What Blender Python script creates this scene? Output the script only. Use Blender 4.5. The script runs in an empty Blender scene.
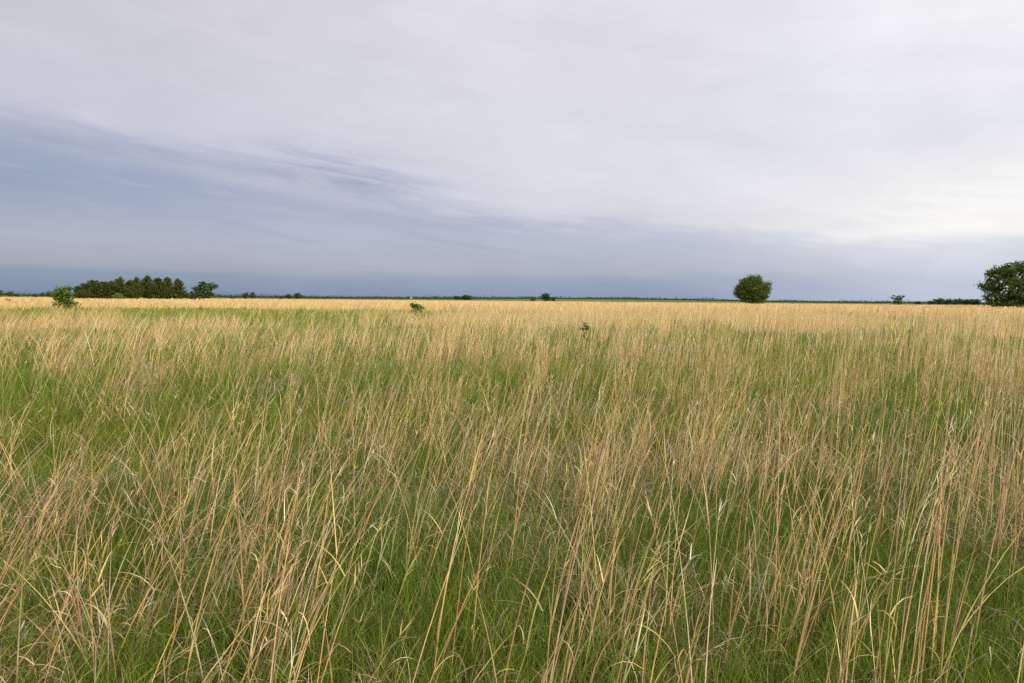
import bpy, math, random
import numpy as np
from mathutils import Matrix, Vector, Euler

R = math.radians
rng = np.random.default_rng(7)
random.seed(7)
scene = bpy.context.scene
COL = scene.collection
EYE = 1.55
FPX = 682.67                                  # focal length of the lens in photo pixels


def lin(r, g, b):
    f = lambda c: (c / 255 / 12.92) if c / 255 <= 0.04045 else ((c / 255 + 0.055) / 1.055) ** 2.4
    return (f(r), f(g), f(b), 1.0)


# ------------------------------------------------------------------ materials
def new_mat(name):
    m = bpy.data.materials.new(name)
    m.use_nodes = True
    nt = m.node_tree
    nt.nodes.clear()
    return m, nt, nt.nodes, nt.links


def plant_mat(name, translucent=0.3, rough=0.6, spec=0.25, noise_scale=None, amount=0.3):
    """tint comes from the plant's own 'tint' attribute, broken up by a fine noise"""
    m, nt, N, L = new_mat(name)
    at = N.new('ShaderNodeAttribute'); at.attribute_name = 'tint'
    src = at.outputs['Color']
    if noise_scale:
        geo = N.new('ShaderNodeNewGeometry')
        nz = N.new('ShaderNodeTexNoise'); nz.inputs['Scale'].default_value = noise_scale
        nz.inputs['Detail'].default_value = 2
        L.new(geo.outputs['Position'], nz.inputs['Vector'])
        mr = N.new('ShaderNodeMapRange')
        mr.inputs['From Min'].default_value = 0.3; mr.inputs['From Max'].default_value = 0.7
        mr.inputs['To Min'].default_value = 1 - amount; mr.inputs['To Max'].default_value = 1 + amount
        L.new(nz.outputs['Fac'], mr.inputs['Value'])
        vm = N.new('ShaderNodeVectorMath'); vm.operation = 'SCALE'
        L.new(src, vm.inputs[0]); L.new(mr.outputs[0], vm.inputs['Scale'])
        src = vm.outputs[0]
    p = N.new('ShaderNodeBsdfPrincipled')
    p.inputs['Roughness'].default_value = rough
    p.inputs['Specular IOR Level'].default_value = spec
    L.new(src, p.inputs['Base Color'])
    tr = N.new('ShaderNodeBsdfTranslucent'); L.new(src, tr.inputs['Color'])
    mx = N.new('ShaderNodeMixShader'); mx.inputs[0].default_value = translucent
    L.new(p.outputs[0], mx.inputs[1]); L.new(tr.outputs[0], mx.inputs[2])
    out = N.new('ShaderNodeOutputMaterial'); L.new(mx.outputs[0], out.inputs['Surface'])
    return m


def noise_mat(name, c0, c1, scale, rough=0.9, bump=0.3):
    m, nt, N, L = new_mat(name)
    tc = N.new('ShaderNodeTexCoord')
    nz = N.new('ShaderNodeTexNoise'); nz.inputs['Scale'].default_value = scale; nz.inputs['Detail'].default_value = 6
    L.new(tc.outputs['Object'], nz.inputs['Vector'])
    cr = N.new('ShaderNodeValToRGB')
    cr.color_ramp.elements[0].position = 0.3; cr.color_ramp.elements[0].color = (*c0, 1)
    cr.color_ramp.elements[1].position = 0.7; cr.color_ramp.elements[1].color = (*c1, 1)
    L.new(nz.outputs['Fac'], cr.inputs[0])
    p = N.new('ShaderNodeBsdfPrincipled'); p.inputs['Roughness'].default_value = rough
    L.new(cr.outputs[0], p.inputs['Base Color'])
    b = N.new('ShaderNodeBump'); b.inputs['Strength'].default_value = bump
    L.new(nz.outputs['Fac'], b.inputs['Height']); L.new(b.outputs[0], p.inputs['Normal'])
    out = N.new('ShaderNodeOutputMaterial'); L.new(p.outputs[0], out.inputs['Surface'])
    return m


M_STRAW = plant_mat('straw', 0.25, 0.5, 0.25, 9.0, 0.22)
M_GREEN = plant_mat('green_blade', 0.35, 0.6, 0.1, 4.0, 0.3)
M_DEAD = plant_mat('dead_leaf', 0.25, 0.8, 0.1, 14.0, 0.3)
M_LEAF = plant_mat('tree_leaf', 0.3, 0.6, 0.12)
M_BARK = noise_mat('bark', (0.05, 0.038, 0.028), (0.15, 0.12, 0.09), 4.0)
M_ROCK = noise_mat('pale_limestone', (0.36, 0.31, 0.27), (0.6, 0.52, 0.46), 3.0)
M_WALLP = noise_mat('pale_boarding', (0.24, 0.25, 0.27), (0.32, 0.33, 0.35), 1.0, 0.6, 0.05)
M_ROOF = noise_mat('grey_sheet_roof', (0.3, 0.3, 0.31), (0.42, 0.42, 0.43), 1.0, 0.5, 0.05)


# ------------------------------------------------------------------ numpy noise
def vnoise(x, y, scale, seed):
    x = np.asarray(x) / scale + seed * 17.31
    y = np.asarray(y) / scale + seed * 9.77
    xi = np.floor(x).astype(np.int64); yi = np.floor(y).astype(np.int64)
    fx = x - xi; fy = y - yi
    fx = fx * fx * (3 - 2 * fx); fy = fy * fy * (3 - 2 * fy)

    def h(a, b):
        n = (a * 374761393 + b * 668265263 + seed * 974711) & 0x7fffffff
        n = ((n ^ (n >> 13)) * 1274126177) & 0x7fffffff
        return ((n ^ (n >> 16)) & 0xffff) / 65535.0
    return (h(xi, yi) * (1 - fx) * (1 - fy) + h(xi + 1, yi) * fx * (1 - fy)
            + h(xi, yi + 1) * (1 - fx) * fy + h(xi + 1, yi + 1) * fx * fy)


def fbm(x, y, scale, seed, octs=3):
    s = 0; a = 1; t = 0
    for o in range(octs):
        s = s + a * vnoise(x, y, scale / 2 ** o, seed + o); t += a; a *= 0.55
    return s / t


def sstep(a, b, x):
    t = np.clip((x - a) / (b - a), 0, 1)
    return t * t * (3 - 2 * t)


# ------------------------------------------------------------------ mesh collecting
class MB:
    def __init__(s):
        s.v = []; s.f = []; s.c = []; s.n = 0

    def add(s, verts, quads, cols):
        s.v.append(verts.astype(np.float32)); s.f.append((quads + s.n).astype(np.int32))
        s.c.append(cols.astype(np.float32)); s.n += len(verts)

    def build(s, name, mat, parent=None, smooth=False):
        v = np.concatenate(s.v); f = np.concatenate(s.f); c = np.concatenate(s.c)
        me = bpy.data.meshes.new(name)
        me.vertices.add(len(v)); me.vertices.foreach_set('co', v.ravel())
        me.loops.add(f.size); me.loops.foreach_set('vertex_index', f.ravel())
        me.polygons.add(len(f))
        me.polygons.foreach_set('loop_start', np.arange(0, f.size, 4, dtype=np.int32))
        if smooth:
            me.polygons.foreach_set('use_smooth', np.ones(len(f), dtype=bool))
        a = me.attributes.new('tint', 'FLOAT_COLOR', 'POINT')
        rgba = np.ones((len(v), 4), np.float32); rgba[:, :3] = c
        a.data.foreach_set('color', rgba.ravel())
        me.update(calc_edges=True)
        me.materials.append(mat)
        o = bpy.data.objects.new(name, me)
        COL.objects.link(o)
        o.parent = parent
        return o


def tag(o, label=None, cat=None, group=None, kind=None):
    if label: o['label'] = label
    if cat: o['category'] = cat
    if group: o['group'] = group
    if kind: o['kind'] = kind
    return o


def strands(mb, base, L, az, th0, th1, w, segs, col, facing, tube=False, daz=0.0, pw=1.4, tip=0.12, zmin=0.004):
    """every strand a chain from its base: length L, heading az, pitch th0 -> th1 (radians)"""
    n = len(base)
    if n == 0: return None
    t = (np.arange(segs) + 0.5) / segs
    th = th0[:, None] + (th1 - th0)[:, None] * t[None] ** pw
    ph = az[:, None] + np.broadcast_to(np.asarray(daz), (n,))[:, None] * t[None]
    d = np.stack([np.cos(th) * np.cos(ph), np.cos(th) * np.sin(ph), np.sin(th)], -1)
    P = np.concatenate([base[:, None], base[:, None] + np.cumsum(d * (L / segs)[:, None, None], 1)], 1)
    P[..., 2] = np.maximum(P[..., 2], zmin)
    tt = np.linspace(0, 1, segs + 1)
    prof = tip + (1 - tip) * (1 - tt ** 2.2)
    ww = w[:, None] * prof[None] * 0.5
    if tube:
        k = 3
        ang = facing[:, None] + np.arange(k)[None] * 2 * math.pi / k
        off = np.stack([np.cos(ang), np.sin(ang), np.zeros_like(ang)], -1)
        V = P[:, :, None] + off[:, None] * ww[:, :, None, None]
        idx = np.arange(n * (segs + 1) * k).reshape(n, segs + 1, k)
        nx = np.roll(idx, -1, 2)
        Q = np.stack([idx[:, :-1], nx[:, :-1], nx[:, 1:], idx[:, 1:]], -1).reshape(-1, 4)
    else:
        k = 2
        s = np.stack([np.cos(facing), np.sin(facing), np.zeros(n)], -1)
        V = np.stack([P - s[:, None] * ww[..., None], P + s[:, None] * ww[..., None]], 2)
        idx = np.arange(n * (segs + 1) * 2).reshape(n, segs + 1, 2)
        Q = np.stack([idx[:, :-1, 0], idx[:, :-1, 1], idx[:, 1:, 1], idx[:, 1:, 0]], -1).reshape(-1, 4)
    C = np.broadcast_to(col[:, None, None, :], (n, segs + 1, k, 3)).reshape(-1, 3)
    mb.add(V.reshape(-1, 3), Q, C)
    return P


def pick(pal, n, jit=0.12, wts=None):
    pal = np.array(pal)
    if wts is not None:
        wts = np.array(wts) / np.sum(wts)
    i = rng.choice(len(pal), n, p=wts)
    c = pal[i] * (1 + rng.normal(0, jit, (n, 1))) * (1 + rng.normal(0, jit * 0.35, (n, 3)))
    return np.clip(c, 0.01, 0.85)


# ------------------------------------------------------------------ where grass grows
HALF = R(43)


def wedge(r0, r1, dens, dens_fn=None):
    half = R(58) if r1 < 7 else R(48) if r1 < 16 else HALF      # wider near by, so a step aside still stands in grass
    area = half * (r1 * r1 - r0 * r0)
    n = int(area * dens)
    r = np.sqrt(rng.uniform(r0 * r0, r1 * r1, n)); a = rng.uniform(-half, half, n)
    x = r * np.sin(a); y = r * np.cos(a)
    if dens_fn is not None:
        k = rng.random(n) < dens_fn(x, y)
        x, y = x[k], y[k]
    return x, y


def green_patch(x, y):
    """the low green swale on the left, about 80 to 125 m out"""
    wob = (fbm(x, y, 22, 31) - 0.5) * 40
    wob = wob * np.clip(y / 60, 0.3, 1)
    band = sstep(30, 42, y + wob * 0.4) * (1 - sstep(64, 84, y + wob * 0.9 - 0.08 * x))
    side = 1 - sstep(-14, 2, x + wob * 0.5)
    return band * side


def straw_density(x, y):
    d = np.hypot(x, y)
    n = fbm(x, y, 3.2, 3) * 0.5 + fbm(x, y, 14, 5) * 0.5
    base = 0.16 + 1.5 * sstep(0.36, 0.70, n)
    base = base * (1 - 0.96 * green_patch(x, y) * sstep(0.08, 0.42, fbm(x, y, 9, 33)))
    return np.clip(base / 1.5, 0, 1)


STRAW = [(0.76, 0.535, 0.22), (0.74, 0.525, 0.27), (0.69, 0.45, 0.20), (0.79, 0.65, 0.40), (0.59, 0.50, 0.15), (0.59, 0.37, 0.17)]
STRAW_W = [4, 4, 2.2, 2.2, 1.8, 1.0]
GREEN = [(0.135, 0.205, 0.018), (0.185, 0.265, 0.025), (0.095, 0.150, 0.015), (0.25, 0.285, 0.05), (0.165, 0.215, 0.04)]
GREEN_W = [4, 3, 3, 1.5, 1]
DEAD = [(0.42, 0.32, 0.17), (0.54, 0.45, 0.28), (0.29, 0.20, 0.12), (0.34, 0.25, 0.19), (0.66, 0.57, 0.40)]
DEAD_W = [4, 2.5, 4, 2.5, 1.2]

mb_straw, mb_green, mb_dead = MB(), MB(), MB()

# bands: r0, r1, stems/m2, stem width, stems per bunch, bunch spread, segs, tube
for (r0, r1, dens, w, kb, spread, segs, tube) in (
        (1.35, 6.5, 30, 0.0056, 5, 0.10, 8, True),
        (6.5, 15, 14, 0.0064, 6, 0.11, 5, True),
        (15, 33, 9.5, 0.0108, 6, 0.14, 4, False),
        (33, 72, 14, 0.020, 5, 0.2, 3, False),
        (72, 150, 4.5, 0.055, 3, 0.3, 3, False),
        (150, 430, 0.75, 0.17, 2, 0.6, 2, False)):
    cx, cy = wedge(r0, r1, dens / kb * 1.9, straw_density)
    nb = len(cx)
    k = np.maximum(1, rng.poisson(kb, nb))
    bi = np.repeat(np.arange(nb), k)
    n = len(bi)
    bx = cx[bi] + rng.normal(0, spread, n); by = cy[bi] + rng.normal(0, spread, n)
    keep = np.hypot(bx, by) > 1.25
    bi, bx, by = bi[keep], bx[keep], by[keep]; n = len(bi)
    # the wind has combed the left side over to the right; the right side stands straighter
    side = np.clip(-cx / np.maximum(cy, 1) , -0.8, 0.8)
    blean = R(16) + side * R(18) + (fbm(cx, cy, 2.5, 11) - 0.5) * R(20)
    az = rng.normal(0, 0.5, nb)[bi] + rng.normal(0, 0.4, n)
    lean = np.abs(blean[bi] + rng.normal(0, R(6), n)) + R(1)
    rnd = rng.random(n)
    az = np.where(rnd < 0.17, rng.uniform(0, 2 * math.pi, n), az)
    lean = np.where(rnd > 0.915, rng.uniform(R(28), R(62), n), lean)
    hb = (0.72 + 0.42 * fbm(cx, cy, 6, 21))[bi] * rng.normal(1.0, 0.13, n)
    short = rng.random(n) < 0.25
    Lh = np.clip(np.where(short, hb * rng.uniform(0.45, 0.8, n), hb), 0.25, 1.3)
    th0 = math.pi / 2 - lean * 0.55
    th1 = math.pi / 2 - lean * rng.uniform(1.0, 1.9, n) - R(3)
    col = pick(STRAW, n, 0.13, STRAW_W)
    tone = fbm(bx, by, 9, 41)[:, None]                      # stands of redder and of paler straw
    col = col * (1 + (tone - 0.5) * np.array([0.06, -0.06, -0.10]))
    ww = w * rng.uniform(0.6, 1.3, n)
    base = np.stack([bx, by, np.zeros(n)], -1)
    P = strands(mb_straw, base, Lh, az, th0, th1, ww, segs, col, rng.uniform(0, math.pi, n), tube=tube)
    if r1 <= 15:
        # feathery tips
        tall = np.where(~short & (rng.random(n) < 0.6))[0]
        for rep in range(5):
            fr = rng.uniform(0.0, 0.9, len(tall))[:, None]
            b0 = P[tall, -1] * (1 - fr) + P[tall, -2] * fr
            strands(mb_straw, b0, rng.uniform(0.02, 0.055, len(tall)), az[tall] + rng.normal(0, 0.9, len(tall)), th1[tall] - rng.uniform(-0.2, 0.5, len(tall)),
                    th1[tall] - rng.uniform(0, 1.0, len(tall)), w * 0.55 * np.ones(len(tall)), 2, np.minimum(col[tall] * np.array([1.05, 1.1, 1.35]), 0.85), rng.uniform(0, math.pi, len(tall)), tip=0.2)
    if r1 <= 33:
        # dry leaf blades leaving the stems
        for rep in range(3 if r1 < 7 else 2 if r1 < 16 else 1):
            sel = rng.random(n) < (0.7 if r1 < 7 else 0.45)
            m = int(sel.sum())
            lv = np.clip(rng.beta(1.4, 2.2, m) * segs * 0.95, 0, segs - 1.001)
            i0 = lv.astype(int); fr = (lv - i0)[:, None]
            Ps = P[sel]; ar = np.arange(m)
            b0 = Ps[ar, i0] * (1 - fr) + Ps[ar, i0 + 1] * fr
            up = rng.random(m) < 0.5
            la = np.where(up, az[sel] + rng.normal(0, 0.8, m), rng.uniform(0, 2 * math.pi, m))
            t0 = np.where(up, rng.uniform(R(55), R(82), m), rng.uniform(R(20), R(75), m))
            t1 = np.where(up, t0 - rng.uniform(R(5), R(50), m), t0 - rng.uniform(R(40), R(170), m))
            LL = np.where(up, rng.uniform(0.12, 0.38, m), rng.uniform(0.07, 0.24, m))
            cc = np.where((rng.random(m) < 0.6)[:, None], col[sel] * 1.02, pick(DEAD, m, 0.12, DEAD_W))
            strands(mb_straw, b0, LL, la, t0, t1, w * rng.uniform(0.55, 1.0, m), 5 if r1 < 16 else 3, cc,
                    la + math.pi / 2 + rng.normal(0, 0.4, m), daz=rng.normal(0, 0.6, m), tip=0.05)

# green spring growth under the straw
for (r0, r1, dens, w, hh, segs) in (
        (1.35, 6.5, 2700, 0.0034, 0.27, 5),
        (6.5, 15, 900, 0.006, 0.26, 3),
        (15, 33, 170, 0.014, 0.27, 3),
        (33, 72, 19, 0.036, 0.28, 2),
        (72, 150, 7, 0.08, 0.30, 2)):
    def gd(x, y):
        return np.clip(0.30 + 1.0 * sstep(0.3, 0.66, fbm(x, y, 1.1, 51) * 0.6 + fbm(x, y, 6, 53) * 0.4) + green_patch(x, y), 0, 1)
    x, y = wedge(r0, r1, dens, gd)
    n = len(x)
    hmod = 0.7 + 0.7 * fbm(x, y, 0.9, 57) + 0.45 * green_patch(x, y)
    Lh = hh * hmod * rng.uniform(0.55, 1.35, n)
    az = np.where(rng.random(n) < 0.45, rng.normal(0.1, 0.7, n), rng.uniform(0, 2 * math.pi, n))
    th0 = math.pi / 2 - np.abs(rng.normal(0, R(15), n))
    th1 = th0 - rng.uniform(R(5), R(65), n)
    col = pick(GREEN, n, 0.15, GREEN_W)
    col = col * (1 + 0.2 * sstep(6, 14, y) + 0.05 * green_patch(x, y))[:, None]
    yel = (fbm(x, y, 3.0, 59) - 0.5)[:, None]
    col = col * (1 + yel * np.array([0.8, 0.25, 0.0]) + green_patch(x, y)[:, None] * np.array([0.2, 0.05, 0.4]))
    strands(mb_green, np.stack([x, y, np.zeros(n)], -1), Lh, az, th0, th1, w * rng.uniform(0.6, 1.4, n), segs, col,
            az + math.pi / 2 + rng.normal(0, 0.7, n), daz=rng.normal(0, 0.3, n), tip=0.08)

# last year's fallen and curled leaves
for (r0, r1, dens, w, segs) in ((1.35, 6.5, 2200, 0.0036, 6), (6.5, 15, 420, 0.0055, 4), (15, 33, 120, 0.014, 3), (33, 72, 16, 0.04, 2)):
    def dd(x, y):
        return np.clip(0.14 + 1.3 * sstep(0.40, 0.66, fbm(x, y, 0.7, 61) * 0.6 + fbm(x, y, 4, 63) * 0.4), 0, 1) * (1 - 0.8 * green_patch(x, y))
    x, y = wedge(r0, r1, dens, dd)
    n = len(x)
    z = rng.exponential(0.06, n).clip(0, 0.3)
    az = rng.uniform(0, 2 * math.pi, n)
    th0 = rng.uniform(R(5), R(80), n)
    th1 = th0 - rng.uniform(R(20), R(200), n)
    Lh = rng.uniform(0.08, 0.32, n)
    col = pick(DEAD, n, 0.14, DEAD_W)
    strands(mb_dead, np.stack([x, y, z], -1), Lh, az, th0, th1, w * rng.uniform(0.5, 1.3, n), segs, col,
            az + math.pi / 2 + rng.normal(0, 0.5, n), daz=rng.normal(0, 0.9, n), tip=0.06)

tag(mb_straw.build('dry_grass', M_STRAW), 'tall dry straw coloured stems standing all over the prairie', 'dry grass', kind='stuff')
tag(mb_green.build('green_grass', M_GREEN), 'short fresh green blades growing low among the straw stems', 'green grass', kind='stuff')
tag(mb_dead.build('dead_leaves', M_DEAD), 'pale curled dead grass leaves tangled near the soil', 'dead leaves', kind='stuff')


# ------------------------------------------------------------------ ground
def gz(x, y):
    """far land swells gently, most of all at the middle of the view"""
    r = np.hypot(x, y); u = np.arctan2(x, y)
    amp = 0.9 + 3.4 * np.exp(-((u - 0.13) / 0.2) ** 2) + 1.3 * (fbm(u * 900 + 5000, 0 * u + 50, 160, 91) - 0.5)
    return sstep(560, 1350, r) * amp


def make_ground():
    rings = [0, 2, 5, 10, 20, 40, 80, 140, 220, 320, 430, 560, 660, 780, 900, 1020, 1150, 1350, 1800, 2600, 3800, 5600]
    seg = 240
    verts = [(0, 0, 0)]
    for r in rings[1:]:
        for i in range(seg):
            a = 2 * math.pi * i / seg
            verts.append((r * math.sin(a), r * math.cos(a), float(gz(r * math.sin(a), r * math.cos(a)))))
    faces = []
    for i in range(seg):
        faces.append((0, 1 + (i + 1) % seg, 1 + i))
    for k in range(len(rings) - 2):
        b0 = 1 + k * seg; b1 = b0 + seg
        for i in range(seg):
            j = (i + 1) % seg
            faces.append((b0 + i, b0 + j, b1 + j, b1 + i))
    me = bpy.data.meshes.new('ground'); me.from_pydata(verts, [], faces); me.update()
    m, nt, N, L = new_mat('prairie_soil')
    geo = N.new('ShaderNodeNewGeometry')

    def noise(scale, detail=5, stretch=None):
        nz = N.new('ShaderNodeTexNoise'); nz.inputs['Scale'].default_value = scale; nz.inputs['Detail'].default_value = detail
        if stretch:
            mp = N.new('ShaderNodeMapping'); mp.inputs['Scale'].default_value = stretch
            L.new(geo.outputs['Position'], mp.inputs['Vector']); L.new(mp.outputs[0], nz.inputs['Vector'])
        else:
            L.new(geo.outputs['Position'], nz.inputs['Vector'])
        return nz.outputs['Fac']

    def ramp(fac, stops):
        cr = N.new('ShaderNodeValToRGB'); e = cr.color_ramp.elements
        e[0].position, e[0].color = stops[0][0], (*stops[0][1], 1)
        e[1].position, e[1].color = stops[1][0], (*stops[1][1], 1)
        for p, c in stops[2:]:
            q = e.new(p); q.color = (*c, 1)
        L.new(fac, cr.inputs[0]); return cr.outputs[0]

    def mix(f, a, b):
        mx = N.new('ShaderNodeMix'); mx.data_type = 'RGBA'
        L.new(f, mx.inputs[0]); L.new(a, mx.inputs[6]); L.new(b, mx.inputs[7]); return mx.outputs[2]

    def rng_(v, a, b):
        mr = N.new('ShaderNodeMapRange'); mr.interpolation_type = 'SMOOTHSTEP'
        mr.inputs['From Min'].default_value = a; mr.inputs['From Max'].default_value = b
        L.new(v, mr.inputs['Value']); return mr.outputs[0]

    near = ramp(noise(6.0, 8), [(0.3, (0.025, 0.022, 0.012)), (0.55, (0.06, 0.06, 0.022)), (0.75, (0.13, 0.105, 0.06))])
    turf = ramp(noise(0.7, 6), [(0.35, (0.075, 0.11, 0.028)), (0.65, (0.20, 0.19, 0.075))])
    field = ramp(noise(0.08, 8), [(0.3, (0.38, 0.265, 0.135)), (0.7, (0.51, 0.36, 0.20))])
    pasture = ramp(noise(0.004, 5, (1, 2.2, 1)), [(0.35, (0.06, 0.10, 0.03)), (0.55, (0.09, 0.15, 0.035)), (0.72, (0.22, 0.2, 0.08))])
    ln = N.new('ShaderNodeVectorMath'); ln.operation = 'LENGTH'
    L.new(geo.outputs['Position'], ln.inputs[0])
    dist = ln.outputs['Value']
    c = mix(rng_(dist, 8, 45), near, turf)
    c = mix(rng_(dist, 72, 95), c, field)         # the straw stand beyond the low swale
    c = mix(rng_(dist, 420, 520), c, pasture)       # grazed green land beyond the prairie
    p = N.new('ShaderNodeBsdfPrincipled'); p.inputs['Roughness'].default_value = 0.95
    p.inputs['Specular IOR Level'].default_value = 0.1
    L.new(c, p.inputs['Base Color'])
    b = N.new('ShaderNodeBump'); b.inputs['Strength'].default_value = 0.4; b.inputs['Distance'].default_value = 0.03
    L.new(noise(14, 6), b.inputs['Height']); L.new(b.outputs[0], p.inputs['Normal'])
    out = N.new('ShaderNodeOutputMaterial'); L.new(p.outputs[0], out.inputs['Surface'])
    me.materials.append(m)
    o = bpy.data.objects.new('ground', me); COL.objects.link(o)
    tag(o, 'flat prairie soil running out to the horizon', 'ground', kind='structure')


make_ground()


# ------------------------------------------------------------------ trees
def at(px, D):
    return ((px - 512) / FPX * D, D)


def tube_path(mb, pts, rad, k=7, col=(0.1, 0.08, 0.06)):
    pts = np.array(pts, float); n = len(pts)
    tan = np.gradient(pts, axis=0); tan /= np.linalg.norm(tan, axis=1)[:, None]
    ref = np.array([1.0, 0.13, 0.05])
    s = np.cross(tan, ref); s /= np.linalg.norm(s, axis=1)[:, None]
    u = np.cross(tan, s)
    ang = np.arange(k) * 2 * math.pi / k
    V = pts[:, None] + (np.cos(ang)[None, :, None] * s[:, None] + np.sin(ang)[None, :, None] * u[:, None]) * np.array(rad)[:, None, None]
    idx = np.arange(n * k).reshape(n, k); nx = np.roll(idx, -1, 1)
    Q = np.stack([idx[:-1], nx[:-1], nx[1:], idx[1:]], -1).reshape(-1, 4)
    mb.add(V.reshape(-1, 3), Q, np.tile(np.array(col), (n * k, 1)))


def leaves(mb, P, size, cols, rg, flat=0.0):
    """one bent leaf spray (two quads folded on the midrib) at each point"""
    n = len(P)
    a = rg.normal(0, 1, (n, 3)); a[:, 2] *= (1 - flat); a /= np.linalg.norm(a, axis=1)[:, None]
    b = rg.normal(0, 1, (n, 3)); b -= (a * b).sum(1)[:, None] * a; b /= np.linalg.norm(b, axis=1)[:, None]
    c = np.cross(a, b)
    s = (size * rg.uniform(0.6, 1.35, n))[:, None]
    v = np.stack([P - a * s * 0.6, P + b * s * 0.36 + c * s * 0.1, P + a * s * 0.6, P - b * s * 0.36 + c * s * 0.1], 1)
    mb.add(v.reshape(-1, 3), np.arange(n * 4).reshape(n, 4), np.repeat(cols, 4, 0))


def tint(base, n, rg, j=0.2):
    base = np.array(base)
    return np.clip(base[rg.integers(0, len(base), n)] * (1 + rg.normal(0, j, (n, 1))), 0.008, 0.5)


OAK = [(0.070, 0.115, 0.018), (0.095, 0.150, 0.022), (0.055, 0.095, 0.02), (0.120, 0.180, 0.03)]
CEDAR = [(0.064, 0.098, 0.020), (0.090, 0.118, 0.022), (0.048, 0.076, 0.022), (0.115, 0.132, 0.026)]
BRIGHT = [(0.12, 0.22, 0.04), (0.16, 0.27, 0.06), (0.10, 0.18, 0.04)]
SAPL = [(0.10, 0.165, 0.022), (0.14, 0.215, 0.03), (0.075, 0.125, 0.02)]
BLUE = [(0.04, 0.075, 0.035), (0.05, 0.09, 0.04), (0.035, 0.06, 0.03)]
BROWN = [(0.16, 0.11, 0.045), (0.2, 0.14, 0.06), (0.12, 0.1, 0.04)]


def narrow(lobes, k):
    return [(x * k, y, z, rx * (k + 1) / 2, ry, rz) for x, y, z, rx, ry, rz in lobes]


def broadleaf(name, loc, lobes, trunk_h, trunk_r, leaf, per_m2, pal, seed, label, cat='tree', group=None, lean=(0, 0), clump=0.55, foot='crown'):
    """lobes: (x, y, z, rx, ry, rz) metres; clumps of leaves spread through the outer half of each lobe"""
    rg = np.random.default_rng(seed)
    root = bpy.data.objects.new(name, None); COL.objects.link(root)
    root.location = (loc[0], loc[1], float(gz(loc[0], loc[1])))
    tag(root, label, cat, group)
    t = MB()
    top = np.array([lean[0], lean[1], trunk_h])
    pts = [(0, 0, -0.25), (lean[0] * 0.25, lean[1] * 0.25, trunk_h * 0.35), (lean[0] * 0.65, lean[1] * 0.65, trunk_h * 0.7), tuple(top)]
    tube_path(t, pts, [trunk_r * 1.35, trunk_r, trunk_r * 0.85, trunk_r * 0.65], 9)
    mb = MB()
    for (x, y, z, rx, ry, rz) in lobes:
        c = np.array([x, y, z])
        j = rg.uniform(0.45, 1.0)
        st = np.array(pts[1]) * (1 - j) + top * j
        mid = (st + c) / 2 + rg.normal(0, 0.12, 3) * rx + np.array([0, 0, -0.1 * rz])
        tube_path(t, [st, mid, c, c + np.array([x * 0.3, y * 0.3, rz * 0.55])], [trunk_r * 0.5, trunk_r * 0.33, trunk_r * 0.2, trunk_r * 0.06], 6)
        for q in range(4):
            dv = rg.normal(0, 1, 3); dv /= np.linalg.norm(dv)
            e = c + dv * np.array([rx, ry, rz]) * 0.85
            if e[2] < 0.15: continue
            tube_path(t, [mid, (mid + e) / 2 + rg.normal(0, 0.06, 3) * rx, e], [trunk_r * 0.22, trunk_r * 0.13, trunk_r * 0.04], 5)
        area = 4 * math.pi * ((rx * ry) ** 0.5 * rz)
        nc = max(5, int(area * per_m2 / 14))
        dv = rg.normal(0, 1, (nc, 3)); dv /= np.linalg.norm(dv, axis=1)[:, None]
        rr = rg.uniform(0.45, 1.10, nc)[:, None]
        cc = c + dv * rr * np.array([rx, ry, rz])
        ctint = rg.normal(0, 0.16, nc)
        nl = 14
        ii = np.repeat(np.arange(nc), nl)
        P = cc[ii] + rg.normal(0, 1, (nc * nl, 3)) * np.array([1, 1, 0.6]) * clump * leaf
        col = tint(pal, nc * nl, rg, 0.14) * (1 + ctint[ii])[:, None]
        k = P[:, 2] > 0.12
        leaves(mb, P[k], leaf, col[k], rg)
    t.build('trunk', M_BARK, root, smooth=True)
    mb.build(foot, M_LEAF, root)
    return root


def round_lobes(W, H, z0, n, seed, squash=1.0):
    """lobes packed over one rounded crown W wide, from z0 to H"""
    rg = np.random.default_rng(seed)
    out = [(0, 0, (z0 + H) / 2, W * 0.3, W * 0.3, (H - z0) * 0.36)]
    for i in range(n):
        u = (i + 0.5) / n
        ph = i * 2.39996 + rg.uniform(-0.3, 0.3)
        cz = 1 - 2 * u * 0.92
        rad = math.sqrt(max(0, 1 - cz * cz))
        r = W * rg.uniform(0.15, 0.22)
        out.append((math.cos(ph) * rad * (W / 2 - r), math.sin(ph) * rad * (W / 2 - r),
                    (z0 + H) / 2 + cz * ((H - z0) / 2 - r * 0.8 * squash), r, r, r * 0.8 * squash))
    return out


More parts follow.
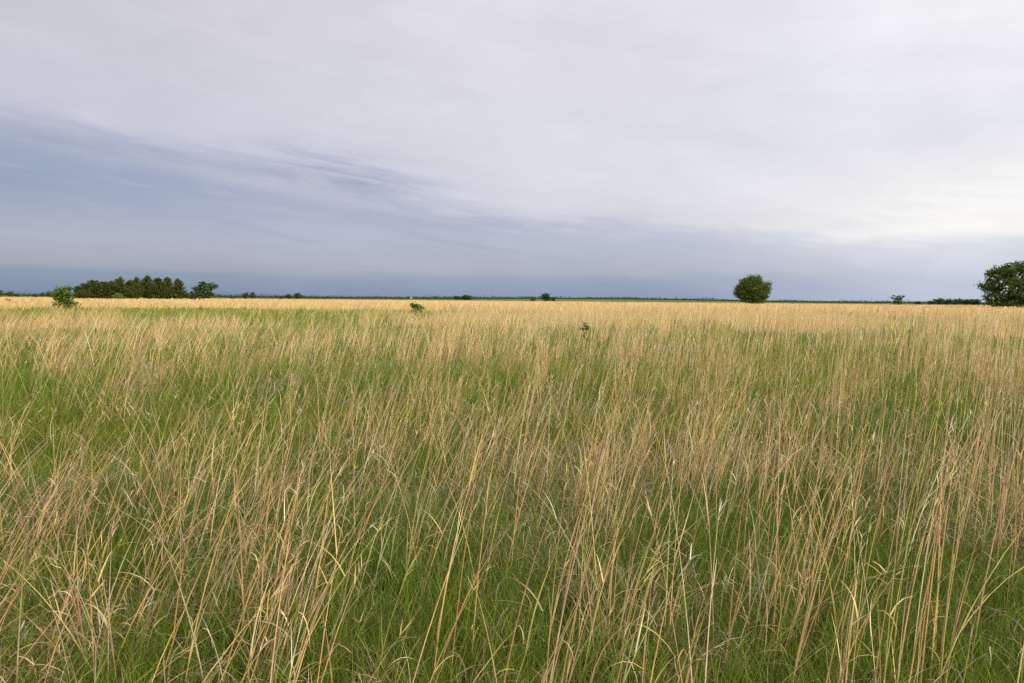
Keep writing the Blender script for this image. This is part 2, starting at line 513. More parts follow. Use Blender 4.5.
# the lone round tree right of the middle
broadleaf('round_tree', at(751.5, 300), [(x + 0.25 * math.sin(z), y, z, rx, ry, rz) for x, y, z, rx, ry, rz in round_lobes(15.0, 12.8, 0.4, 17, 4)]
           + [(-4.0, -1, 2.4, 1.5, 1.5, 1.2), (-2.0, -3, 1.7, 1.7, 1.6, 1.1), (0.8, -3.5, 1.6, 1.8, 1.6, 1.1), (3.2, -2, 1.8, 1.7, 1.6, 1.1), (5.2, 0, 4.2, 1.4, 1.6, 1.5), (-6.0, 0, 4.4, 1.3, 1.6, 1.4), (-6.2, 0, 7.8, 1.4, 1.5, 1.3), (6.4, 0, 6.8, 1.3, 1.5, 1.4),
              (6.6, -0.5, 9.2, 1.2, 1.2, 0.8), (-4.6, -1, 10.2, 1.3, 1.3, 0.9), (2.2, 0, 12.3, 1.5, 1.4, 0.8), (-1.2, 0.5, 12.2, 1.4, 1.4, 0.9), (-7.2, 0, 5.6, 1.0, 1.2, 0.9)], 3.0, 0.36, 0.5, 11, OAK, 11,
          'lone dense rounded dark green tree standing by itself on the open horizon', clump=1.1)
# the large tree cut by the right edge
rl = [(-6.2, 0, 9.6, 2.4, 2.6, 2.0), (-7.6, 1, 6.6, 1.9, 2.2, 1.4), (-6.6, -1, 3.6, 2.4, 2.4, 1.7), (-4.0, -2, 11.0, 2.2, 2.4, 1.6),
      (-1.5, 1, 10.4, 2.8, 2.8, 2.0), (1.6, -1, 11.6, 2.9, 2.8, 1.9), (-3.4, -3, 7.0, 2.8, 2.4, 2.0), (0.4, -3.4, 7.6, 2.9, 2.6, 2.2),
      (-3.0, -2.4, 3.4, 2.6, 2.2, 1.9), (1.2, -3.0, 3.6, 2.4, 2.2, 1.7), (4.4, 0, 10.8, 2.8, 2.8, 2.0), (5.2, -2, 7.0, 2.9, 2.6, 2.1),
      (7.2, 1, 8.6, 2.3, 2.6, 2.0), (4.8, -1.5, 3.8, 2.7, 2.4, 1.7), (7.8, 0, 4.6, 2.2, 2.2, 1.8), (0, 3, 9, 3, 2.4, 2.4), (-4.5, 2.6, 6.2, 2.6, 2.2, 2.4),
      (-5.4, -0.5, 1.7, 2.2, 2.2, 1.3), (-1.6, -2.2, 1.6, 2.4, 2.0, 1.3), (2.4, -2.6, 1.7, 2.4, 2.0, 1.3), (5.6, -0.6, 1.8, 2.4, 2.0, 1.3), (0.6, 2.4, 2.0, 2.6, 2.0, 1.5)]
broadleaf('spreading_tree', at(1013, 192), rl, 3.4, 0.48, 0.5, 10, [(0.06, 0.10, 0.016), (0.08, 0.13, 0.02), (0.048, 0.082, 0.018), (0.105, 0.16, 0.028)], 12,
          'largest tree, broad loose green crown cut by the right edge of the photo', clump=1.0)
# tree that closes the cedar grove on the right
broadleaf('leaning_tree', at(204, 262), [(-3.6, 0, 2.2, 2.0, 2.2, 1.7), (-2.2, 0.5, 4.2, 2.0, 2.0, 1.6), (-0.2, 0, 6.4, 1.7, 1.8, 1.4), (1.6, 0, 4.4, 2.1, 2.0, 1.7),
                                         (2.8, 0.3, 6.0, 1.8, 1.8, 1.1), (4.4, 0, 5.4, 1.3, 1.5, 0.8), (0.2, -1, 2.4, 2.3, 2.0, 1.8), (2.6, -0.3, 2.3, 1.6, 1.7, 1.2), (-0.4, 0, 4.2, 2.0, 2.0, 1.6)],
          2.2, 0.26, 0.45, 13, [(0.06, 0.11, 0.025), (0.085, 0.14, 0.03), (0.05, 0.09, 0.025)], 13,
          'broadleaf tree with crown leaning right, just beyond the right end of the cedar grove', lean=(0.5, 0))
# low shrub between grove and that tree
broadleaf('low_shrub', at(188, 268), [(-0.8, 0, 1.7, 1.4, 1.3, 1.2), (1.1, 0, 1.5, 1.4, 1.2, 1.1), (0.1, 0, 2.5, 1.2, 1.1, 1.0), (2.2, 0, 1.3, 1.1, 1.1, 0.9)], 0.7, 0.08, 0.35, 14, CEDAR, 14,
          'low dark shrub in the gap between cedar grove and leaning broadleaf tree', 'shrub')
# light green bush in front of the grove
broadleaf('rounded_bush', at(118, 238), [(-1.0, 0, 1.7, 1.2, 1.2, 1.0), (0.6, 0, 2.0, 1.3, 1.3, 1.05), (1.5, 0, 1.4, 0.9, 1.0, 0.8), (-0.2, -0.4, 1.2, 1.3, 1.0, 0.9)],
          0.6, 0.07, 0.32, 11, BRIGHT, 15, 'light green rounded bush in front of the dark cedar grove', 'bush')
# shrub in the swale on the left
broadleaf('young_elm', at(65.0, 68), narrow([(-0.45, 0, 1.95, 0.62, 0.6, 0.36), (0.25, 0, 2.15, 0.62, 0.6, 0.32), (-0.95, 0, 1.45, 0.5, 0.5, 0.36), (0.0, 0.1, 1.5, 0.66, 0.6, 0.42),
                                      (-0.45, 0, 0.85, 0.62, 0.55, 0.42), (0.95, 0, 0.72, 0.55, 0.5, 0.34), (1.3, 0, 0.45, 0.36, 0.4, 0.26), (0.3, 0, 0.4, 0.5, 0.45, 0.3), (-1.15, 0.1, 1.5, 0.26, 0.3, 0.18)], 0.72),
          0.8, 0.06, 0.19, 100, SAPL, 16, 'green bushy young tree in the low green swale, left of the cedar grove', 'young tree', lean=(-0.12, 0), clump=0.9)
broadleaf('sapling', at(416.5, 52), narrow([(-0.32, 0, 1.08, 0.26, 0.26, 0.2), (0.0, 0, 0.92, 0.3, 0.28, 0.24), (0.34, 0, 0.86, 0.24, 0.24, 0.2), (0.2, 0, 0.5, 0.25, 0.25, 0.2), (-0.2, 0, 0.6, 0.22, 0.22, 0.18)], 0.72),
          0.5, 0.025, 0.12, 240, SAPL, 17, 'small bright green sapling poking out of straw grass left of centre', 'sapling', clump=0.9)
broadleaf('dark_weed', at(585, 20.5), [(0, 0, 0.80, 0.045, 0.05, 0.08), (-0.05, 0, 0.68, 0.08, 0.08, 0.08), (0.08, 0, 0.75, 0.07, 0.07, 0.07), (-0.06, 0, 0.5, 0.07, 0.07, 0.09), (0.02, 0, 0.35, 0.08, 0.08, 0.1)],
          0.6, 0.008, 0.04, 100, [(0.17, 0.19, 0.035), (0.14, 0.17, 0.03)], 18, 'single olive weed standing among straw stems right of centre', 'weed', clump=0.8)
broadleaf('dry_shrub', at(10, 128), [(-0.2, 0, 0.75, 0.35, 0.35, 0.25), (0.25, 0, 0.65, 0.4, 0.35, 0.25)], 0.35, 0.03, 0.14, 24, BROWN, 19,
          'small brown shrub in the grass near the left edge', 'shrub', clump=0.9)

# ---- cedars of the grove: three grown shapes, copied
def cedar(name, H, W, seed, power):
    rg = np.random.default_rng(seed)
    root = bpy.data.objects.new(name, None); COL.objects.link(root)
    t = MB(); tube_path(t, [(0, 0, -0.25), (0, 0, H * 0.4), (0.05, 0, H * 0.8), (0.05, 0, H * 0.97)], [0.2, 0.14, 0.07, 0.02], 7)
    nb = 260
    z = rg.random(nb) ** 1.25 * 0.96 + 0.02
    a = rg.uniform(0, 2 * math.pi, nb)
    prof = (np.clip(1 - z, 0, 1) ** power) * (0.8 + 0.2 * np.sin(np.clip(z * 5, 0, 1.57))) * W / 2
    rad = prof * rg.uniform(0.45, 1.15, nb)
    mb = MB()
    nl = 26
    f = rg.random((nb, nl)) ** 0.6
    X = np.cos(a)[:, None] * rad[:, None] * f; Y = np.sin(a)[:, None] * rad[:, None] * f
    Z = z[:, None] * H + f * rad[:, None] * 0.5
    side = rg.uniform(-1, 1, 5) * W * 0.3; sh = H * rg.uniform(0.7, 0.98, 5)       # lesser leaders beside the main one
    for q in range(5):
        tp = np.stack([side[q] + rg.normal(0, 0.16, 60), rg.normal(0, 0.5, 60) + rg.uniform(-1, 1), sh[q] * rg.uniform(0.7, 1.0, 60)], -1)
        leaves(mb, tp, 0.32, tint(CEDAR, 60, rg), rg)
    P = np.stack([X, Y, Z], -1).reshape(-1, 3) + rg.normal(0, 0.13, (nb * nl, 3))
    ct = np.repeat(rg.normal(0, 0.2, nb), nl)
    col = tint(CEDAR, nb * nl, rg, 0.15) * (1 + ct)[:, None]
    k = P[:, 2] > 0.1
    leaves(mb, P[k], 0.36, col[k], rg)
    # the pointed leader
    tp = np.stack([rg.normal(0, 0.12, 40), rg.normal(0, 0.12, 40), H * rg.uniform(0.86, 1.07, 40)], -1)
    leaves(mb, tp, 0.26, tint(CEDAR, 40, rg), rg)
    t.build('trunk', M_BARK, root, smooth=True); mb.build('crown', M_LEAF, root)
    return root


protos = [cedar('cedar_tree', 8.0, 8.4, 31, 0.5), cedar('cedar_tree', 8.0, 10.4, 32, 0.6), cedar('cedar_tree', 8.0, 8.0, 33, 0.6),
          cedar('cedar_tree', 8.0, 9.0, 34, 0.42), cedar('cedar_tree', 8.0, 8.6, 35, 0.68)]
used = [False] * 5


def copy_thing(o):
    c = o.copy(); COL.objects.link(c)
    for ch in o.children:
        d = ch.copy(); COL.objects.link(d); d.parent = c
    return c


ORD = ['leftmost and lowest', 'second', 'third', 'fourth', 'fifth', 'sixth', 'seventh', 'eighth', 'ninth', 'tenth', 'eleventh', 'twelfth', 'rightmost']
spots = [(79, 5.2, 0.75), (85, 6.3, 0.7), (93, 7.4, 0.95), (98, 7.6, 0.65), (106, 6.8, 1.0), (112, 7.5, 0.6), (121, 8.9, 0.95), (131, 7.8, 1.15),
         (137, 8.6, 0.6), (148, 9.5, 1.1), (159, 8.6, 1.2), (168, 8.9, 0.75), (178.5, 8.4, 0.95)]
for i, (px, H, sc) in enumerate(spots):
    q = (i * 3 + i // 4) % 5
    o = protos[q] if not used[q] else copy_thing(protos[q])
    used[q] = True
    x, y = at(px, 266 + [0, 7, -5, 4, -3, 9, -2, 5, -6, 2, -1, 6, 0][i])
    o.location = (x, y, 0)
    o.rotation_euler = (0, 0, i * 1.7)
    o.scale = (sc, sc, H / 8.0)
    if i == 0: lab = 'dark cedar, leftmost and lowest of the cedar grove'
    elif i == 12: lab = 'dark cedar with blunt dark top, rightmost of the cedar grove'
    elif i == 9: lab = 'tallest dark cedar of the grove, tenth from its left end'
    elif i == 6: lab = 'tall pointed cedar just behind the light green bush, seventh from grove left end'
    else: lab = 'dark pointed cedar, %s from the left end of the cedar grove' % ORD[i]
    tag(o, lab, 'cedar', 'cedars of the dark grove on the left horizon')

# ---- small far trees along the horizon
def far_tree(name, px, D, W, H, pal, seed, label, cat='tree', group=None, z0=0.3, n=7):
    return broadleaf(name, at(px, D), round_lobes(W, H, z0, n, seed, 0.9), H * 0.35, max(0.08, W * 0.025), max(0.3, W * 0.085), 26 / max(1.0, W * 0.75), pal, seed, label, cat, group, clump=1.0)


G1 = 'small far trees on the left horizon'
far_tree('far_tree', 0, 420, 6.0, 5.2, CEDAR, 41, 'dark far tree touching the left edge of the photo', group=G1)
far_tree('far_tree', 10.5, 430, 5.2, 4.4, CEDAR, 42, 'low rounded far tree second from the left edge of the photo', group=G1)
far_tree('far_shrub', 17.5, 440, 4.0, 3.1, CEDAR, 43, 'lowest far shrub close right of the two far trees at the left edge', 'shrub', G1)
far_tree('far_shrub', 36, 430, 3.2, 3.0, CEDAR, 44, 'small far shrub leftmost of three left of the young tree', 'shrub', G1)
far_tree('far_shrub', 43, 430, 3.0, 3.8, CEDAR, 45, 'narrow far shrub in the middle of three left of the young tree', 'shrub', G1)
far_tree('far_shrub', 49, 430, 4.4, 4.6, CEDAR, 46, 'far shrub nearest to the young tree, partly behind its left side', 'shrub', G1)
far_tree('far_shrub', 232, 460, 4.0, 2.6, CEDAR, 47, 'low far shrub right of the leaning broadleaf tree, before the pair of far trees', 'shrub', G1)
far_tree('far_tree', 245.5, 470, 5.2, 5.2, BLUE, 48, 'left one of the close pair of far trees right of the leaning tree', group=G1)
far_tree('far_tree', 252.5, 475, 5.0, 5.6, BLUE, 49, 'right one of the close pair of far trees right of the leaning tree', group=G1)
far_tree('far_shrub', 281, 520, 3.0, 3.0, BLUE, 50, 'tiny far shrub at left of the two-tree clump a third across the horizon', 'shrub', G1)
far_tree('far_tree', 288.5, 520, 6.0, 4.6, BLUE, 51, 'left tree of the clump a third of the way across the horizon', group=G1)
far_tree('far_tree', 297.5, 525, 6.8, 5.6, BLUE, 52, 'taller right tree of the clump a third of the way across the horizon', group=G1)
G2 = 'small far trees at the middle of the horizon'
far_tree('far_tree', 457, 900, 11, 5.2, BLUE, 53, 'left and lower of two long low dark far trees right of the sapling', group=G2)
far_tree('far_tree', 466, 880, 15, 5.8, BLUE, 54, 'right and wider of two long low dark far trees right of the sapling', group=G2)
far_tree('far_bush', 532.5, 560, 6.4, 4.0, CEDAR, 55, 'dark low bush just left of the mid-horizon far tree', 'bush', G2)
far_tree('far_tree', 545.5, 560, 9.0, 7.2, BLUE, 56, 'pointed far tree just right of the middle of the horizon', group=G2, n=9)
far_tree('far_bush', 553, 565, 4.6, 3.9, BLUE, 57, 'small low bush touching the right side of the mid-horizon far tree', 'bush', G2)
broadleaf('vase_tree', at(896.5, 300), [(0, 0, 1.5, 1.6, 1.6, 1.1), (-1.9, 0, 3.9, 1.3, 1.2, 0.8), (0.2, 0.3, 4.0, 1.3, 1.2, 1.0), (2.0, 0, 4.3, 1.4, 1.2, 0.7), (-0.6, 0, 2.7, 1.5, 1.4, 1.0), (0.9, 0, 2.9, 1.4, 1.3, 0.9)],
          1.5, 0.12, 0.4, 12, [(0.05, 0.10, 0.04), (0.065, 0.12, 0.045)], 58, 'small open vase-shaped tree between the lone round tree and the right edge tree')
G3 = 'far bushes left of the large right-hand tree'
for i, (px, W, H, lab) in enumerate(((917, 4.4, 3.2, 'tiny far bush standing apart, leftmost of the far bushes near the right edge tree'),
                                     (931, 6.0, 3.9, 'low far bush at the left end of the row beside the right edge tree'),
                                     (938, 7.4, 5.4, 'highest far bush of the row beside the right edge tree, second in it'),
                                     (947, 7.6, 5.0, 'third bush from the left end of the row beside the right edge tree'),
                                     (956, 7.4, 5.3, 'fourth bush from the left end of the row beside the right edge tree'),
                                     (965, 7.6, 5.2, 'fifth bush from the left end of the row beside the right edge tree'),
                                     (974, 8.0, 5.4, 'last bush of the far row, meeting the left side of the right edge tree'))):
    far_tree('far_bush', px, 480, W, H, BLUE, 60 + i, lab, 'bush', G3)

# ---- the far-off wood that closes the horizon
wd = MB(); rg = np.random.default_rng(80)
n = 70000
a = rg.uniform(-0.75, 0.75, n)
D = rg.choice([1500, 1900, 2500, 3300], n, p=[0.2, 0.3, 0.3, 0.2]) + rg.normal(0, 25, n)
x = D * np.tan(a)
hh = 0.6 + (3.2 + 3.6 * (1 - sstep(-1200, 260, x))) * (0.25 + 1.5 * sstep(0.42, 0.72, fbm(x, D * 4, 55, 81))) * sstep(0.25, 0.6, fbm(x, D * 4, 260, 83)) + 0.0012 * D
leaves(wd, np.stack([x, D, gz(x, D) + hh * rg.random(n) ** 1.4], -1), 2.4, tint([(0.045, 0.075, 0.045), (0.035, 0.058, 0.04), (0.05, 0.07, 0.05)], n, rg, 0.2), rg)
tag(wd.build('distant_wood', M_LEAF), 'thin dark line of far-off woodland along the whole horizon', 'wood', kind='stuff')


# ---- pale shed far out, pale boulder by the right tree
def box_mesh(name, verts, faces, mat, parent):
    me = bpy.data.meshes.new(name); me.from_pydata(verts, [], faces); me.update(); me.materials.append(mat)
    o = bpy.data.objects.new(name, me); COL.objects.link(o); o.parent = parent
    return o


sx, sy = at(411, 1150)
shed = bpy.data.objects.new('farm_shed', None); COL.objects.link(shed); shed.location = (sx, sy, float(gz(sx, sy)))
tag(shed, 'tiny pale farm shed far out on the horizon above the sapling', 'shed')
w, l, h, rh = 1.5, 2.4, 3.4, 0.9
box_mesh('wall', [(-w, -l, -.2), (w, -l, -.2), (w, l, -.2), (-w, l, -.2), (-w, -l, h), (w, -l, h), (w, l, h), (-w, l, h), (0, -l, h + rh), (0, l, h + rh)],
         [(0, 1, 5, 8, 4), (2, 3, 7, 9, 6), (1, 2, 6, 5), (3, 0, 4, 7)], M_WALLP, shed)
e = 0.35
s2 = rh / w
box_mesh('roof', [(-w - e, -l - e, h - e * s2), (0, -l - e, h + rh + .02), (w + e, -l - e, h - e * s2), (-w - e, l + e, h - e * s2), (0, l + e, h + rh + .02), (w + e, l + e, h - e * s2),
                  (-w - e, -l - e, h - e * s2 + .2), (0, -l - e, h + rh + .22), (w + e, -l - e, h - e * s2 + .2), (-w - e, l + e, h - e * s2 + .2), (0, l + e, h + rh + .22), (w + e, l + e, h - e * s2 + .2)],
         [(0, 1, 4, 3), (1, 2, 5, 4), (6, 9, 10, 7), (7, 10, 11, 8), (0, 6, 7, 1), (1, 7, 8, 2), (3, 4, 10, 9), (4, 5, 11, 10), (0, 3, 9, 6), (2, 8, 11, 5)], M_ROOF, shed)


def boulder(px, D, w, h, label, seed):
    import bmesh
    rg = random.Random(seed)
    bm = bmesh.new(); bmesh.ops.create_icosphere(bm, subdivisions=3, radius=1)
    for v in bm.verts:
        c = v.co
        k = 1 + 0.16 * math.sin(3.1 * c.x + seed) * math.cos(2.7 * c.y) + 0.1 * math.sin(5.3 * c.z + 2 * c.x) + rg.uniform(-.03, .03)
        v.co = Vector((c.x * w * k, c.y * w * .7 * k, max(c.z, -.4) * h * k))
    me = bpy.data.meshes.new('boulder'); bm.to_mesh(me); bm.free(); me.materials.append(M_ROCK)
    o = bpy.data.objects.new('boulder', me); COL.objects.link(o)
    x, y = at(px, D); o.location = (x, y, h * 0.38)
    tag(o, label, 'boulder')


boulder(1005, 150, 0.62, 0.75, 'small pale boulder in the straw before the right edge tree', 3)


# ------------------------------------------------------------------ sky and light
EXPO = 1.15
SUN_EL, SUN_AZ = 34.0, 134.0          # azimuth from +Y (view direction) towards +X
w = bpy.data.worlds.new('World'); scene.world = w; w.use_nodes = True
nt = w.node_tree; N = nt.nodes; L = nt.links; N.clear()


def val(s, v):
    if isinstance(v, (int, float)): s.default_value = v
    else: L.new(v, s)


def mth(op, a, b=None, c=None, clamp=False):
    n = N.new('ShaderNodeMath'); n.operation = op; n.use_clamp = clamp
    val(n.inputs[0], a)
    if b is not None: val(n.inputs[1], b)
    if c is not None: val(n.inputs[2], c)
    return n.outputs[0]


def smooth(x, a, b):
    m = N.new('ShaderNodeMapRange'); m.interpolation_type = 'SMOOTHSTEP'
    val(m.inputs['Value'], x); val(m.inputs['From Min'], a); val(m.inputs['From Max'], b)
    return m.outputs[0]


def ramp(fac, stops):
    cr = N.new('ShaderNodeValToRGB'); e = cr.color_ramp.elements
    e[0].position, e[0].color = stops[0]; e[1].position, e[1].color = stops[-1]
    for p, c in stops[1:-1]:
        q = e.new(p); q.color = c
    L.new(fac, cr.inputs[0]); return cr.outputs[0]


def mixc(f, a, b):
    mx = N.new('ShaderNodeMix'); mx.data_type = 'RGBA'
    val(mx.inputs[0], f); L.new(a, mx.inputs[6]); L.new(b, mx.inputs[7]); return mx.outputs[2]


tc = N.new('ShaderNodeTexCoord')
sp = N.new('ShaderNodeSeparateXYZ'); L.new(tc.outputs['Generated'], sp.inputs[0])
X, Y, Z = sp.outputs
el = mth('MULTIPLY', mth('ARCSINE', Z), 180 / math.pi)
azd = mth('MULTIPLY', mth('ARCTAN2', X, Y), 180 / math.pi)


def sky_noise(sa, se, tilt, scale, detail, rough=0.55, dist=0.0, off=0.0):
    """streaks in the cloud sheet: azimuth/elevation stretched sideways and tilted"""
    cmb = N.new('ShaderNodeCombineXYZ')
    val(cmb.inputs[0], mth('ADD', mth('MULTIPLY', azd, sa), off))
    val(cmb.inputs[1], mth('MULTIPLY', mth('ADD', el, mth('MULTIPLY', azd, tilt)), se))
    nz = N.new('ShaderNodeTexNoise'); nz.inputs['Scale'].default_value = scale; nz.inputs['Detail'].default_value = detail
    nz.inputs['Roughness'].default_value = rough; nz.inputs['Distortion'].default_value = dist
    L.new(cmb.outputs[0], nz.inputs['Vector'])
    return mth('SUBTRACT', nz.outputs['Fac'], 0.5)


n_big = sky_noise(0.035, 0.10, 0.12, 1.0, 5, 0.5)
n_str = sky_noise(0.045, 0.55, 0.13, 1.0, 6, 0.55, 0.4, 3.3)
n_fine = sky_noise(0.09, 0.9, 0.13, 1.6, 6, 0.6, 0.3, 9.1)
n_puff = sky_noise(0.10, 0.22, 0.05, 1.4, 7, 0.6, 0.5, 5.7)
n_edge = sky_noise(0.07, 0.28, 0.12, 1.3, 6, 0.6, 0.6, 21.3)

E = lambda d: d / 30.0
ele = mth('DIVIDE', mth('ADD', el, mth('MULTIPLY', n_str, 1.6)), 30.0, clamp=True)
# storm bank, low: left / middle / right
bankL = ramp(ele, [(0.0, lin(114, 132, 164)), (E(1.7), lin(127, 142, 168)), (E(2.2), lin(150, 155, 174)), (E(3.0), lin(158, 161, 179)), (E(4.4), lin(163, 167, 184)), (E(6.0), lin(153, 159, 181)), (E(8.2), lin(145, 153, 179)), (E(10.5), lin(153, 160, 182)), (E(12.5), lin(172, 175, 192)), (1, lin(196, 195, 207))])
bankM = ramp(ele, [(0.0, lin(132, 148, 181)), (E(1.6), lin(143, 156, 181)), (E(2.4), lin(166, 171, 190)), (E(4.0), lin(171, 177, 194)), (E(5.5), lin(178, 183, 201)), (E(8), lin(174, 179, 198)), (1, lin(200, 200, 211))])
bankR = ramp(ele, [(0.0, lin(186, 196, 218)), (E(2.0), lin(191, 198, 215)), (E(3.2), lin(200, 205, 219)), (E(4.6), lin(211, 214, 225)), (E(7), lin(222, 222, 230)), (1, lin(228, 227, 233))])
# the lighter sheet above it
topL = ramp(ele, [(0.0, lin(176, 178, 193)), (E(9), lin(190, 190, 203)), (E(12.5), lin(196, 195, 207)), (E(17), lin(204, 202, 212)), (E(24), lin(202, 199, 210)), (1, lin(203, 200, 211))])
topM = ramp(ele, [(0.0, lin(190, 192, 206)), (E(6.5), lin(208, 207, 216)), (E(10), lin(216, 215, 224)), (E(17), lin(219, 217, 225)), (E(24), lin(225, 223, 230)), (1, lin(224, 222, 229))])
topR = ramp(ele, [(0.0, lin(212, 214, 224)), (E(5), lin(243, 240, 239)), (E(8), lin(243, 241, 241)), (E(11), lin(234, 233, 238)), (E(17), lin(238, 237, 241)), (E(24), lin(243, 242, 244)), (1, lin(240, 239, 242))])
azs = mth('ADD', azd, mth('MULTIPLY', n_big, 14.0))
fLM = smooth(azs, -37, 4); fMR = smooth(azs, 4, 38)
bank = mixc(fMR, mixc(fLM, bankL, bankM), bankR)
top = mixc(fMR, mixc(fLM, topL, topM), topR)
# upper edge of the bank (degrees of elevation by azimuth)
cv = N.new('ShaderNodeFloatCurve')
c = cv.mapping.curves[0]
pts = [(-90, 13.0), (-37, 12.4), (-31, 11.5), (-24.5, 10.6), (-17, 9.4), (-9, 8.3), (-3, 7.2), (4, 6.5), (14, 6.0), (21, 5.3), (28, 4.7), (37, 5.0), (90, 4.0)]
P_ = lambda a, e: ((a + 90) / 180.0, e / 16.0)
c.points[0].location = P_(*pts[0]); c.points[1].location = P_(*pts[-1])
for a_, e_ in pts[1:-1]: c.points.new(*P_(a_, e_))
cv.mapping.update()
L.new(mth('DIVIDE', mth('ADD', azd, 90), 180.0, clamp=True), cv.inputs['Value'])
edge = mth('MULTIPLY', cv.outputs[0], 16.0)
dl = mth('ADD', mth('SUBTRACT', edge, el), mth('ADD', mth('MULTIPLY', n_edge, mth('SUBTRACT', 4.5, mth('MULTIPLY', smooth(azd, 8, 30), 2.6))), mth('MULTIPLY', n_fine, 2.4)))
soft = mth('ADD', 1.9, mth('MULTIPLY', smooth(azd, 5, 30), -1.4))
pale = ramp(ele, [(0, lin(150, 160, 184)), (E(3), lin(176, 179, 195)), (1, lin(196, 196, 208))])
deep = ramp(ele, [(0, lin(112, 130, 162)), (E(4), lin(148, 156, 180)), (1, lin(150, 158, 182))])
n_lay = sky_noise(0.022, 0.75, 0.05, 1.3, 5, 0.55, 0.2, 40.0)
bank = mixc(mth('MULTIPLY', smooth(mth('ADD', n_lay, mth('MULTIPLY', n_fine, 0.6)), 0.0, 0.28), mth('MULTIPLY', smooth(el, 1.5, 4), 0.42)), bank, pale)
bank = mixc(mth('MULTIPLY', smooth(mth('ADD', n_str, mth('MULTIPLY', n_fine, 0.5)), 0.02, 0.28), mth('MULTIPLY', smooth(azd, 22, -8), 0.55)), bank, deep)
m_bank = smooth(dl, mth('MULTIPLY', soft, -0.9), soft)
col = mixc(m_bank, top, bank)


# brushed streaks that trail off the bank to the right (two dark, one pale)
def streak(az0, el0, half_az, half_el, tilt):
    u = mth('DIVIDE', mth('SUBTRACT', azd, az0), half_az)
    v = mth('DIVIDE', mth('ADD', mth('SUBTRACT', mth('SUBTRACT', el, el0), mth('MULTIPLY', mth('SUBTRACT', azd, az0), tilt)), mth('MULTIPLY', n_edge, 2.4)), half_el)
    r2 = mth('ADD', mth('MULTIPLY', u, u), mth('MULTIPLY', v, v))
    g = mth('EXPONENT', mth('MULTIPLY', r2, -1.0))
    br = mth('ADD', 0.75, mth('MULTIPLY', n_fine, 2.6), clamp=True)
    return mth('MULTIPLY', g, br)


dark = ramp(ele, [(0, lin(150, 158, 182)), (1, lin(168, 171, 190))])
lite = ramp(ele, [(0, lin(178, 180, 195)), (1, lin(198, 198, 210))])
col = mixc(mth('MULTIPLY', streak(-13.0, 9.9, 7.5, 1.5, -0.12), 1.0, clamp=True), col, dark)
col = mixc(mth('MULTIPLY', streak(-19.0, 8.5, 6.5, 0.6, -0.13), 1.1, clamp=True), col, lite)
col = mixc(mth('MULTIPLY', streak(-4.0, 6.6, 9.0, 0.8, -0.08), 0.45, clamp=True), col, dark)
col = mixc(mth('MULTIPLY', streak(-31.0, 9.9, 6.0, 0.5, -0.10), 0.35, clamp=True), col, lite)
greyr = ramp(ele, [(0, lin(205, 208, 220)), (1, lin(212, 213, 224))])
col = mixc(mth('MULTIPLY', streak(26.0, 5.6, 2.6, 0.55, -0.02), 0.7, clamp=True), col, greyr)
white = ramp(ele, [(0, lin(250, 247, 243)), (1, lin(250, 247, 245))])
col = mixc(mth('MULTIPLY', streak(36.0, 6.9, 9.5, 2.4, 0.1), 1.1, clamp=True), col, white)
# faint mottling of the sheet
gain = mth('ADD', 1.03, mth('ADD', mth('MULTIPLY', n_puff, 0.20), mth('ADD', mth('MULTIPLY', n_big, 0.16), mth('MULTIPLY', n_str, 0.08))))
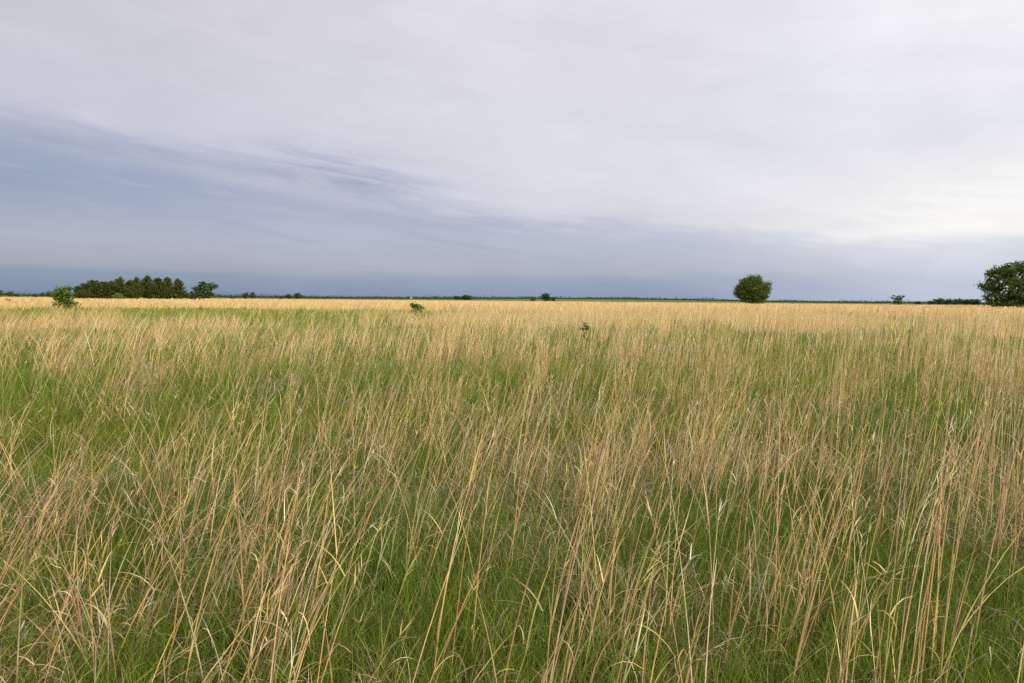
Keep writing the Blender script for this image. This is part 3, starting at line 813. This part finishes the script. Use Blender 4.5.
# unseen overcast behind the camera and overhead, brightened to light the grass
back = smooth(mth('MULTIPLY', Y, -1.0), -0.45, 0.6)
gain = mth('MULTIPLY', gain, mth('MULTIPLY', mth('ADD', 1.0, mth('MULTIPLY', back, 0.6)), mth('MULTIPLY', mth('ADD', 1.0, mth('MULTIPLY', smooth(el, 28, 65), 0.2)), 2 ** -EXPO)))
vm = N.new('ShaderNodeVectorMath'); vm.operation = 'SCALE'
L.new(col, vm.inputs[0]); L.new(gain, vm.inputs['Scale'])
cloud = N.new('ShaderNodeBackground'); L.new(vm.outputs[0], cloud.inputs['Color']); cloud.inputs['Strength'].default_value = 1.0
sky = N.new('ShaderNodeTexSky'); sky.sky_type = 'NISHITA'; sky.sun_disc = False
sky.sun_elevation = R(SUN_EL); sky.sun_rotation = R(SUN_AZ)
clear = N.new('ShaderNodeBackground'); L.new(sky.outputs[0], clear.inputs['Color']); clear.inputs['Strength'].default_value = 0.1
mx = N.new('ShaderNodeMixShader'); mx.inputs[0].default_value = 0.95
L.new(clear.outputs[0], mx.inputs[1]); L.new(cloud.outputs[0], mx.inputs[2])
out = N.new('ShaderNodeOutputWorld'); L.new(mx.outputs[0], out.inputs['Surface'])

sd = bpy.data.lights.new('sun', 'SUN'); sd.energy = 1.5; sd.angle = R(14); sd.color = (1.0, 0.89, 0.72)
so = bpy.data.objects.new('sun', sd); COL.objects.link(so)
dvec = Vector((math.sin(R(SUN_AZ)) * math.cos(R(SUN_EL)), math.cos(R(SUN_AZ)) * math.cos(R(SUN_EL)), math.sin(R(SUN_EL))))
so.rotation_euler = (-dvec).to_track_quat('-Z', 'Y').to_euler()
so.location = (30, -20, 40)

# ------------------------------------------------------------------ camera
cd = bpy.data.cameras.new('camera'); cd.lens = 24; cd.sensor_width = 36; cd.clip_start = 0.05; cd.clip_end = 40000
co = bpy.data.objects.new('camera', cd); COL.objects.link(co)
co.matrix_world = Matrix.Translation((0, 0, EYE)) @ (Matrix.Rotation(R(90 - 3.5), 4, 'X') @ Matrix.Rotation(R(0.5), 4, 'Z'))
scene.camera = co

scene.view_settings.view_transform = 'Standard'
scene.view_settings.look = 'None'
scene.view_settings.exposure = EXPO
scene.view_settings.gamma = 1.0
scene.view_settings.use_curve_mapping = False
scene.render.engine = 'CYCLES'
scene.cycles.max_bounces = 5
scene.cycles.diffuse_bounces = 2
scene.cycles.glossy_bounces = 1
scene.cycles.transmission_bounces = 3
scene.cycles.use_denoising = False
scene.cycles.sample_clamp_indirect = 6.0
